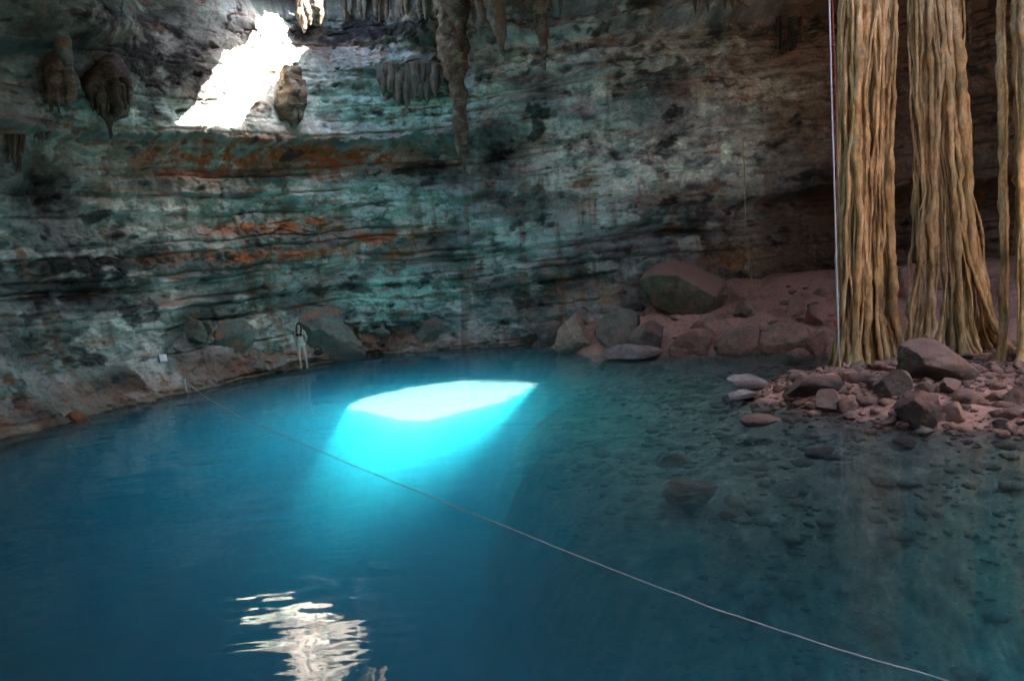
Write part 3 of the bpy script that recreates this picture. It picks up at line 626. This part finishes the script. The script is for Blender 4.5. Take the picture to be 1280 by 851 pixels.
rng = np.random.RandomState(5)
shared = []
for k in range(10):
    V, T = rock_shape(500 + k, (1, rng.uniform(.7, .95), rng.uniform(.45, .75)), 3, 11, 0.10)
    me = raw_mesh('rubble_rock', V, T); me.materials.append(M['rubble' if k % 4 else 'boulder_grey']); shared.append(me)
made = 0
while made < 285:
    x, y = rng.uniform(5.5, 14), rng.uniform(13, 23)
    p = np.array([x, y]); isl = float(sd_poly(np.array(x), np.array(y), ISLAND))
    if isl < -0.15 or y > 22: continue
    front = isl < 2.3
    if not front and rng.rand() < 0.6: continue
    mi = rng.randint(10); o = link('rubble_rock', shared[mi], loc=(x, y, float(floor_z(x, y)) + 0.05))
    s = float(np.clip(rng.lognormal(-1.22, 0.42), 0.14, 0.6)); o.scale = (s, s * rng.uniform(.8, 1.2), s * rng.uniform(.7, 1.2)); o.rotation_euler = (rng.uniform(-.4, .4), rng.uniform(-.4, .4), rng.uniform(0, 6.3))
    wh = 'half in the water along the edge of the island' if isl < 0.15 else ('around the feet of the root columns' if y > 19.5 else 'among the boulders on the dry part of the island')
    cl = 'pinkish' if mi % 4 else 'grey'; tag(o, 'loose ' + cl + ' rubble rock lying ' + wh, 'rock', cl + ' rubble rocks ' + wh); made += 1
made = 0
while made < 40:
    x, y = rng.uniform(3, 14), rng.uniform(24.5, 31)
    if float(sd_poly(np.array(x), np.array(y), BANK)) < 0.1: continue
    mi = rng.randint(10); o = link('bank_stone', shared[mi], loc=(x, y, float(floor_z(x, y)) + 0.02))
    s = float(np.clip(rng.lognormal(-1.25, 0.5), 0.12, 0.7)); o.scale = (s, s, s * .8); o.rotation_euler = (rng.uniform(-.4, .4), rng.uniform(-.4, .4), rng.uniform(0, 6.3))
    cl = 'pinkish' if mi % 4 else 'grey'; tag(o, 'small ' + cl + ' stone lying on the red earth bank below the wall', 'stone', cl + ' stones on the red bank'); made += 1

def scatter(name, n, ok, size, mat, seed, zoff, label, flat=0.5):
    rs = np.random.RandomState(seed); V0, T0 = ico(1); out = []; c = 0
    while c < n:
        m_ = 4000; x = rs.uniform(3.0 if name == 'gravel' else -1, 14, m_); y = rs.uniform(8, 27, m_); g = np.nonzero(ok(x, y))[0]
        z = floor_z(x[g], y[g])
        for i, zz in zip(g, z):
            if c >= n: break
            s = np.clip(rs.lognormal(math.log(size), 0.65), size * .3, size * 4.5); a = rs.uniform(0, 6.28)
            V = V0 * (1 + rs.uniform(-.28, .28, (len(V0), 1))) * (s, s * rs.uniform(.6, 1), s * flat * rs.uniform(.6, 1.2))
            V = np.stack([V[:, 0] * math.cos(a) - V[:, 1] * math.sin(a), V[:, 0] * math.sin(a) + V[:, 1] * math.cos(a), V[:, 2]], -1) + (x[i], y[i], zz + zoff)
            out.append((V, T0)); c += 1
    me = raw_mesh(name, *merge(out)); return tag(link(name, me, M[mat], smooth=False), label, 'gravel', kind='stuff')
scatter('gravel', 4200, lambda x, y: (sd_poly(x, y, ISLAND) > -0.5) & (y < 22.5), 0.042, 'rubble', 61, 0.012, 'loose pinkish gravel covering the island between the rocks')
scatter('bed_pebbles', 2800, lambda x, y: (sd_poly(x, y, SHELF) > -1.0) & (sd_poly(x, y, ISLAND) < -0.2) & (y < 25) & (fbm(x * .6, y * .6, 0, 3, 71) > -.12), 0.060, 'bed_stone', 67, 0.0, 'stones and pebbles on the bed of the shallow water', 0.4)

# ------------------------------------------------------------------ stalactites
def drip(axis, Y, seed, bump_=0.35, sides=14, rings=60):
    """axis: (px, py, half width px) from the top down, hung at depth Y"""
    ax = np.array(axis, float); t = np.linspace(0, 1, rings); k = np.linspace(0, 1, len(ax))
    px, py, hw = (np.interp(t, k, ax[:, i]) for i in range(3))
    P = np.array([at(a, b, Y) for a, b in zip(px, py)])
    P[:, 0] += 0.05 * pn(P[:, 2] * 1.5, 0, 0, seed); P[:, 1] += 0.10 * pn(P[:, 2] * 1.3, 5, 0, seed)
    return tube(P, np.maximum(hw / FPX * Y, 0.012), sides, True, bump_ * 1.5, seed, 5.0)
def stalactite(pieces, Y, label, mat, seed, group=None, name='stalactite'):
    V, Q = merge([drip(a, Y + dy, seed + i) for i, (a, dy) in enumerate(pieces)])
    return tag(link(name, raw_mesh(name, V, Q), M[mat]), label, 'stalactite', group)
Yw = lambda x, y: surf(x, y)[1]
stalactite([([(564, -110, 26), (565, -10, 22), (566, 30, 15), (566, 62, 19), (569, 84, 16), (571, 100, 10), (574, 130, 9), (576, 160, 8), (579, 185, 5), (581, 216, 1.5)], 0),
            ([(558, 10, 8), (556, 50, 9), (560, 75, 6), (564, 100, 3)], -.25), ([(574, 20, 7), (575, 60, 8), (575, 90, 4)], -.25), ([(571, 150, 5), (573, 178, 4), (573, 196, 1.2)], -.1)],
           Yw(570, 80) - 2.2, 'longest stalactite, brown and knotted, tapering far down in front of the wall', 'stalactite', 900)
stalactite([([(612, -110, 18), (614, -10, 15), (620, 20, 11), (626, 45, 6), (629, 70, 1.5)], 0), ([(602, -30, 9), (602, 20, 6), (600, 45, 2)], .1), ([(622, -20, 8), (622, 30, 6), (626, 60, 1.5)], -.15)], Yw(620, 20) - 2.0, 'short grey-tipped stalactite with three points beside the longest one', 'stal_grey', 910)
stalactite([([(676, -110, 13), (676, 0, 11), (677, 30, 9), (678, 50, 6), (680, 68, 4), (681, 88, 1.5)], 0)], Yw(676, 20) - 2.0, 'plain brown single stalactite hanging over the dark slot', 'stalactite', 920)
stalactite([([(140, 70, 10), (138, 96, 23), (137, 112, 25), (138, 128, 22), (139, 142, 16), (138, 150, 6), (138, 160, 3), (139, 174, 1.2)], 0), ([(118, 100, 7), (116, 120, 7), (118, 136, 2)], -.2), ([(157, 98, 8), (160, 118, 6), (159, 130, 2)], -.2), ([(128, 104, 8), (129, 128, 7), (131, 146, 2)], -.45), ([(147, 104, 8), (147, 130, 6), (146, 148, 2)], -.45)] + [([(x, 108, 4), (x, 126, 3), (x + 1, y, .8)], -.5) for x, y in ((115, 140), (122, 145), (127, 139), (134, 150), (142, 152), (150, 143), (156, 137), (161, 131))],
           Yw(138, 120) - 0.5, 'dark mushroom-shaped dripstone with a thin tip', 'stal_dark', 930)
stalactite([([(72, 40, 10), (74, 70, 11), (76, 90, 16), (77, 110, 17), (77, 126, 14), (78, 134, 6)], 0), ([(64, 84, 6), (64, 116, 6), (64, 140, 1.5)], -.25), ([(86, 88, 7), (88, 118, 6), (86, 130, 3)], -.25)] + [([(x, 112, 3), (x, 126, 2), (x + 1, y, .6)], -.3) for x, y in ((66, 136), (73, 143), (85, 135))], Yw(76, 100) - 0.45, 'brown bell-shaped dripstone on the left overhang', 'stalactite', 940)
stalactite([([(70, 20, 8), (76, 48, 11), (80, 70, 9), (84, 82, 4)], 0)], Yw(76, 60) - 0.4, 'small pale dripstone just above the brown bell-shaped one', 'stal_grey', 945)
stalactite([([(366, 84, 10), (364, 110, 15), (364, 130, 17), (366, 146, 12), (368, 160, 3)], 0), ([(352, 110, 6), (350, 132, 6), (354, 148, 2)], -.15), ([(376, 100, 6), (378, 130, 5), (376, 150, 2)], -.15)], Yw(364, 130) - 0.35, 'brown dripstone at the lower edge of the sunlit patch', 'stalactite', 950)
rs = np.random.RandomState(3)
def curtain(xs_, y0, y1f, hw, Y, label, mat, seed, top=18, slab=False):
    pcs = []
    for i, x in enumerate(xs_):
        yb = y1f(x) + rs.uniform(-17, 9); w = hw * rs.uniform(.7, 1.3)
        pcs.append(([(x, y0 - top, w * 1.2), (x, y0, w), (x + rs.uniform(-1, 1), (y0 + yb) / 2, w * .85), (x + rs.uniform(-1, 1), yb - 6, w * .5), (x, yb, .6)], rs.uniform(-.15, .1)))
    V, Q = merge([drip(a, Y + dy, seed + i, .3, 8, 26) for i, (a, dy) in enumerate(pcs)])
    if slab:                                                           # the shelf of rock it grows from
        a, b = at(xs_[0] - 4, y0, Y), at(xs_[-1] + 4, y0, Y); n_ = 40; t = np.linspace(0, 1, n_); P = a + (b - a) * t[:, None] + (0, .1, .08); P[:, 2] += .12 * pn(t * 5, 1, 1, seed)
        V2, Q2 = tube(P, .10 + .22 * np.sin(np.pi * np.clip(t, .04, .96)) ** .5, 14, True, .7, seed, 3.0); V, Q = merge([(V, Q), (V2, Q2)])
    return tag(link('dripstone_curtain', raw_mesh('dripstone_curtain', V, Q), M[mat]), label, 'dripstone')
curtain(np.arange(476, 554, 3.6), 88, lambda x: 134 - abs(x - 512) * .6 + (24 if 531 < x < 537 else 0), 5.0, Yw(515, 110) - 0.5, 'wide grey dripstone curtain with a ragged hem beside the longest stalactite', 'stal_grey', 960, 8, True)
curtain(np.arange(376, 402, 4.0), 4, lambda x: 38 - (x - 374) * .4, 5.5, Yw(372, 20) - 0.4, 'rust brown dripstone curtain at the top of the sunlit patch', 'stalactite', 980, 30)
curtain(np.arange(972, 1004, 3.6), 12, lambda x: 84 - abs(x - 990) * 1.4, 2.8, Yw(988, 40) - 0.35, 'brown dripstone curtain on the wall left of the hanging cords', 'stal_dark', 1000, 40)
curtain(np.arange(10, 32, 4.2), 178, lambda x: 226 - abs(x - 20) * 2, 3.2, Yw(20, 200) - 0.2, 'grey dripstone folds at the left end under the long ledge', 'stal_grey', 1020, 10)
curtain(np.arange(44, 60, 5), 158, lambda x: 180, 4, Yw(52, 170) - 0.2, 'small pair of grey dripstone folds under the ledge', 'stal_grey', 1030, 8)
for k, x in enumerate([430, 437, 449, 455, 470, 474, 483, 499, 503, 508, 524, 531, 536, 545] + [590, 640, 652, 700, 868, 884, 906, 915, 1212]):
    wr = 'above the wide dripstone curtain' if x < 560 else ('around the two shorter stalactites' if x < 720 else ('by the brown dripstone curtain' if x < 1000 else 'between the root columns'))
    L = rs.uniform(5, 14) if x < 560 else rs.uniform(10, 26); y0 = 14 if x < 560 else (-2 if x < 1000 else 34)
    stalactite([([(x, y0 - 40, 4), (x, y0, 3), (x + .5, y0 + L * .5, 1.6), (x + 1, y0 + L, .6)], 0)], Yw(x, max(y0, 4)) - rs.uniform(.25, .6), 'small thin ' + ('grey' if k % 2 else 'brown') + ' stalactite under the roof ' + wr, 'stal_grey' if k % 2 else 'stalactite', 1100 + 7 * k, ('grey' if k % 2 else 'brown') + ' small stalactites ' + wr)

# ------------------------------------------------------------------ the hanging root columns
def root_column(levels, Y, n_core, n_thin, label, seed, gaps=()):
    rg = np.random.RandomState(seed)
    lv = np.array(levels, float)                       # (py, left px, right px)
    PL = np.array([at(l, p, Y) for p, l, r in lv]); PR = np.array([at(r, p, Y) for p, l, r in lv])
    zz = (PL[:, 2] + PR[:, 2]) / 2; o_ = np.argsort(zz)
    cx = lambda z: np.interp(z, zz[o_], ((PL[:, 0] + PR[:, 0]) / 2)[o_]); hw = lambda z: np.interp(z, zz[o_], ((PR[:, 0] - PL[:, 0]) / 2)[o_])
    zb = float(floor_z(cx(0.5), Y)); root = empty('hanging_root_column', (cx(zb), Y, zb))
    tag(root, label, 'tree roots', 'root columns hanging from the roof')
    base = np.array([cx(zb), Y, zb])
    def strand(u0, u1, v0, r0, z1, z0, wob, seed2, sides=9, rings=170):
        z = np.linspace(z1, z0, rings); t = (z1 - z) / (z1 - z0)
        u = u0 + (u1 - u0) * sst(0, 1, t) + wob * fbm(z * 0.4, seed2 * 1.7, 0, 3, seed2)
        v = v0 + 0.25 * fbm(z * 0.4, seed2 * 2.3, 4, 2, seed2 + 3)
        fl = 1 + 0.28 * np.exp(-np.maximum(z - zb, 0) / 0.5)
        H = hw(z); x = cx(z) + np.clip(u, -1.05, 1.05) * np.maximum(H - r0, 0.02) * fl
        y = Y + v * 0.5 * fl
        P = np.stack([x, y, z], -1) - base
        r = r0 * (1 + 0.28 * fbm(z * 0.6, seed2 * 3.1, 8, 3, seed2 + 9)) * (1 + 0.25 * np.exp(-np.maximum(z - zb, 0) / 0.3))
        ends = (sst(0, .35, z1 - z) if z1 < 15 else 1) * (sst(0, .35, z - z0) if z0 > zb else 1)
        kn_ = np.exp(-((pn(z * 0.5, seed2 * 5.3, 2, seed2 + 21) - .35) / .06) ** 2)                 # knots
        V, Q = tube(P, np.maximum(r * (1 + .45 * kn_), r0 * .45) * (0.12 + 0.88 * ends), sides, True, 0.65, seed2, 7.0)
        link('root_strand', raw_mesh('root_strand', V, Q), M['root'], root)
    def ok(u): return all(not (a < u < b) for a, b in gaps)
    k = 0
    for i in range(n_core):
        u = -0.92 + 1.84 * i / max(n_core - 1, 1) + rg.uniform(-.05, .05)
        if not ok(u): continue
        strand(u, u + rg.uniform(-.12, .12), rg.uniform(-.9, .6), float(rg.choice([.03, .045, .065, .09, .12])) * rg.uniform(.85, 1.15), 16.4, zb - .25, rg.uniform(.08, .26), seed + k, 12); k += 1
    for i in range(n_thin):
        u = rg.uniform(-1, 1); u1 = np.clip(u + rg.normal(0, .38), -1, 1)
        if not (ok(u) and ok(u1)): continue
        full = rg.rand() < .55
        z1 = 16.4 if full else rg.uniform(4, 12); z0 = zb - .2 if rg.rand() < .8 else rg.uniform(1.2, 5)
        strand(u, u1, -rg.uniform(.2, 1.25) + .4 * u * u, float(np.clip(rg.lognormal(-3.3, .5), .016, .09)), z1, min(z0, z1 - 1.5), rg.uniform(.1, .6) * rg.uniform(.3, 1), seed + 100 + k, 7); k += 1
    for i in range(7):                                                # buttress feet that splay out over the stones
        a = rg.uniform(-2.8, -0.3) ; u = rg.uniform(-.9, .9)
        if not ok(u): continue
        t = np.linspace(0, 1, 26); R = rg.uniform(.15, .55)
        H0 = float(hw(zb + .9))
        P = np.stack([cx(zb + .9) + u * H0 + np.sign(u) * R * t ** 1.6 * abs(math.cos(a)) * 1.2, Y - .3 + R * math.sin(a) * t ** 1.5, zb + 1.3 - 1.5 * t + .05 * pn(t * 4, i, 0, seed)], -1) - base
        V, Q = tube(P, (.02 + .075 * sst(0, .4, t)) * (1 - .35 * t), 9, True, .6, seed + 300 + i, 9.0)
        link('root_foot', raw_mesh('root_foot', V, Q), M['root'], root)
    return root
root_column([(-300, 1052, 1122), (0, 1047, 1116), (120, 1046, 1114), (240, 1044, 1111), (330, 1044, 1112), (400, 1045, 1114), (460, 1045, 1117)], 20.6, 11, 52, 'broad tan root column beside the hanging cords', 3000)
root_column([(-300, 1124, 1186), (0, 1129, 1190), (100, 1131, 1196), (180, 1134, 1202), (240, 1138, 1208), (330, 1136, 1220), (400, 1130, 1230), (450, 1124, 1240)], 20.9, 11, 52, 'split tan root column flaring wide behind the biggest island boulder', 4000, gaps=((-.50, -.28),))
root_column([(-300, 1244, 1290), (0, 1249, 1288), (200, 1251, 1291), (330, 1254, 1295), (420, 1253, 1298), (470, 1251, 1300)], 18.6, 7, 22, 'narrow root column above the dark rock, standing apart from the other two', 5000, gaps=((-.1, .25),))

# ------------------------------------------------------------------ ropes and cords
def cord(name, pts, r, mat, label, cat='rope', sides=8, twist=True, parent=None):
    V, Q = tube(np.array(pts), r, sides, True, 0.25 if twist else 0, 7, 30.0)
    o = link(name, raw_mesh(name, V, Q), M[mat], parent)
    return tag(o, label, cat) if label else o
key = np.array([atz(x, y, 0.012) for x, y in ((300, 521), (440, 581), (540, 621), (640, 661), (700, 686), (800, 725), (900, 763), (1050, 812), (1190, 852), (1330, 893))])
anchor = surf(212, 476); anchor[1] -= 0.35; anchor[2] = 0.42
key = np.vstack([anchor, (anchor * .55 + key[0] * .45) * (1, 1, .62), key])
kt = np.linspace(0, 1, len(key)); tt = np.linspace(0, 1, 260)
rp = np.stack([np.interp(tt, kt, key[:, i]) for i in range(3)], -1)
for _ in range(6): rp[1:-1] = (rp[:-2] + rp[1:-1] * 2 + rp[2:]) / 4
rp[:, 0] += 0.02 * pn(tt * 30, 0, 0, 5)
rope = empty('guide_rope', anchor); tag(rope, 'thin white rope floating across the pool from the left bank', 'rope')
cord('rope_line', rp - anchor, 0.0085, 'white_rope', None, parent=rope)
kn = [(0.06 * math.cos(a), 0.06 * math.sin(a), 0.02 * math.sin(2 * a)) for a in np.linspace(0, 12, 40)]
cord('rope_knot', kn, 0.022, 'white_rope', None, parent=rope)
cord('rope_tail', [(0.0, 0, 0), (0.06, -.05, -.10), (0.08, -.07, -.25), (0.13, -.12, -.42), (0.18, -.15, -.55)], 0.02, 'white_rope', None, parent=rope)
def line_px(a, b, Y, n=40, sway=0.02, seed=0):
    t = np.linspace(0, 1, n); P = np.array([at(a[0] + (b[0] - a[0]) * q, a[1] + (b[1] - a[1]) * q, Y) for q in t]); P[:, 0] += sway * pn(t * 5, seed, 0, 3); return P
cord('hanging_cord', line_px((1031, -200), (1049, 452), 20.0, sway=.01), 0.019, 'blue_cord', 'straight pale blue cord hanging down beside the broad root column')
rc_ = empty('red_cord', at(1053, 450, 20.25)); tag(rc_, 'thin red cord hanging between the pale cord and the broad root column', 'cord')
b0 = at(1053, 450, 20.25)
cord('cord_line', line_px((1036, -200), (1053, 450), 20.25, sway=.03, seed=2) - b0, 0.011, 'red_cord', None, parent=rc_)
V, T = rock_shape(77, (.12, .1, .22), 3, 4, .15); link('red_bundle', raw_mesh('red_bundle', V + (at(1046, 404, 20.2) - b0), T), M['red_cloth'], rc_)
cord('aerial_root', np.vstack([line_px((929, 175), (933, 300), 29.3, sway=.05), line_px((934, 303), (942, 372), 29.3, sway=.04, seed=4)]), 0.020, 'root', 'single thin aerial root hanging in front of the dark hollow', 'root')

# ------------------------------------------------------------------ the person and the things left on the bank
def skinned(name, verts, edges, radii, mat, parent, sub=2):
    me = bpy.data.meshes.new(name); me.from_pydata([tuple(v) for v in verts], edges, []); o = bpy.data.objects.new(name, me); COL.objects.link(o)
    sk = o.modifiers.new('skin', 'SKIN'); sk.use_smooth_shade = True
    sv = me.skin_vertices[0].data
    for i, r in enumerate(radii): sv[i].radius = r if isinstance(r, tuple) else (r, r)
    sv[0].use_root = True
    sb = o.modifiers.new('sub', 'SUBSURF'); sb.levels = sub; sb.render_levels = sub
    dg = bpy.context.evaluated_depsgraph_get(); dg.update(); m2 = bpy.data.meshes.new_from_object(o.evaluated_get(dg)); bpy.data.objects.remove(o)
    m2.name = name; m2.materials.clear(); return link(name, m2, M[mat], parent)
foot = atz(379, 460.5, 0.16)
foot[1] = min(foot[1], surf(379, 456)[1] - 0.25)
per = empty('person', foot); tag(per, 'person in a black bikini top standing against the large rounded boulder', 'person')
v = [(0, 0, .90), (0, -.005, 1.06), (0, 0, 1.22), (0, .01, 1.36), (0, 0, 1.44), (0, -.015, 1.51), (0, -.015, 1.60)]
e = [(0, 1), (1, 2), (2, 3), (3, 4), (4, 5), (5, 6)]; r = [(.15, .10), (.115, .085), (.135, .095), (.10, .07), .045, (.07, .08), (.055, .065)]
for sgn, kx, axx, tz in ((-1, -.085, -.06, 0), (1, .125, .15, 0)):
    b = len(v)
    v += [(sgn * .155, .01, 1.355), (sgn * .225, .05, 1.11), (sgn * .15, .10, .93)]; e += [(3, b), (b, b + 1), (b + 1, b + 2)]; r += [.048, .036, .026]
    h = len(v)
    v += [(sgn * .10, .11, .87)]; e += [(b + 2, h)]; r += [(.032, .018)]
    for f in range(5):
        q = len(v); ang = (f - 2) * .018
        if f == 0: v += [(sgn * .135, .10, .845), (sgn * .125, .095, .82)]
        else: v += [(sgn * .07 + ang, .115, .83 - .006 * (2 - abs(f - 2.5))), (sgn * .045 + ang, .105, .80 - .006 * (2 - abs(f - 2.5)))]
        e += [(h, q), (q, q + 1)]; r += [.009, .008]
    b = len(v)
    v += [(sgn * .085, 0, .82), (kx, -.02, .46), (axx, .02, .09), (axx, -.03, .035), (axx + sgn * .02, -.13, .022)]
    e += [(0, b), (b, b + 1), (b + 1, b + 2), (b + 2, b + 3), (b + 3, b + 4)]; r += [(.085, .09), .056, .034, .034, (.035, .02)]
skinned('body', v, e, r, 'skin', per)
def ell(name, c, s, mat, parent, sub=3, cut=None):
    V, T = ico(sub); V = V * np.array(s) + np.array(c)
    if cut is not None:
        k = cut(V[T].mean(1)); T = T[k]
    return link(name, raw_mesh(name, V, T), M[mat], parent)
hd = ell('hair', (0, .012, 1.575), (.092, .105, .115), 'hair', per, 4, lambda c: ~((c[:, 1] < -.045) & (c[:, 2] < 1.625) & (abs(c[:, 0]) < .066)))
for sgn in (-1, 1):
    V, Q = tube([(sgn * .07, -.01, 1.58), (sgn * .085, -.03, 1.48), (sgn * .085, -.05, 1.38), (sgn * .075, -.085, 1.28)], [.03, .035, .032, .012], 8, True, .3, 4, 12)
    link('hair_lock', raw_mesh('hair_lock', V, Q), M['hair'], hd)
    ell('eye', (sgn * .028, -.088, 1.565), (.011, .006, .006), 'hair', per, 2)
ell('nose', (0, -.098, 1.545), (.010, .014, .018), 'skin', per, 2)
ell('mouth', (0, -.090, 1.512), (.022, .008, .006), 'lips', per, 2)
tp = empty('bikini_top', (0, 0, 0)); tp.parent = per
for sgn in (-1, 1):
    ell('cup', (sgn * .062, -.085, 1.245), (.062, .045, .062), 'black_cloth', tp)
    cord('strap', [(sgn * .06, -.115, 1.29), (sgn * .055, -.085, 1.36), (sgn * .035, -.03, 1.43)], .008, 'black_cloth', None, parent=tp)
th = np.linspace(0, 2 * math.pi, 40)
cord('band', np.stack([.142 * np.cos(th), .102 * np.sin(th), 0 * th + 1.20], -1), .010, 'black_cloth', None, parent=tp)
V, Q = tube([(0, 0, .93), (0, 0, .89), (0, 0, .85), (0, 0, .81), (0, .0, .765)], [.158, .166, .165, .12, .05], 24, True); V = V * (1, .72, 1)
link('bikini_bottom', raw_mesh('bikini_bottom', V, Q), M['pale_cloth'], per)

bp_ = surf(392, 440); bp_[1] -= 0.42
bag = empty('shoulder_bag', bp_); tag(bag, 'small black bag set on the rock beside the standing person', 'bag')
V, T = rock_shape(71, (.38, .2, .24), 4, 5, .08, (.7, .9), .02); link('bag_body', raw_mesh('bag_body', V + (0, 0, .08), T), M['black_cloth'], bag)
cord('bag_strap', [(-.14, 0, .16), (-.09, -.02, .30), (.0, -.02, .34), (.09, -.02, .30), (.14, 0, .16)], .014, 'black_cloth', None, parent=bag)
sp = surf(203, 446); sp[1] -= 0.32
sh = empty('white_sheet', sp); tag(sh, 'small white rectangular sheet with a dark blue edge on the rock slope', 'sheet'); sh.rotation_euler = (rad(48), rad(0), rad(28))
gx, gy = np.meshgrid(np.linspace(-.12, .12, 9), np.linspace(-.14, .14, 9), indexing='ij'); G = np.stack([gx, gy, .012 * np.cos(gx * 14)], -1)
me = grid_mesh('page', G); o = link('page', me, M['white_sheet'], sh); md = o.modifiers.new('thick', 'SOLIDIFY'); md.thickness = .02
V, Q = tube([(-.13, -.14, 0), (-.13, 0, 0.003), (-.13, .14, 0)], .018, 8); link('edge_strip', raw_mesh('edge_strip', V, Q), M['blue_edge'], sh)
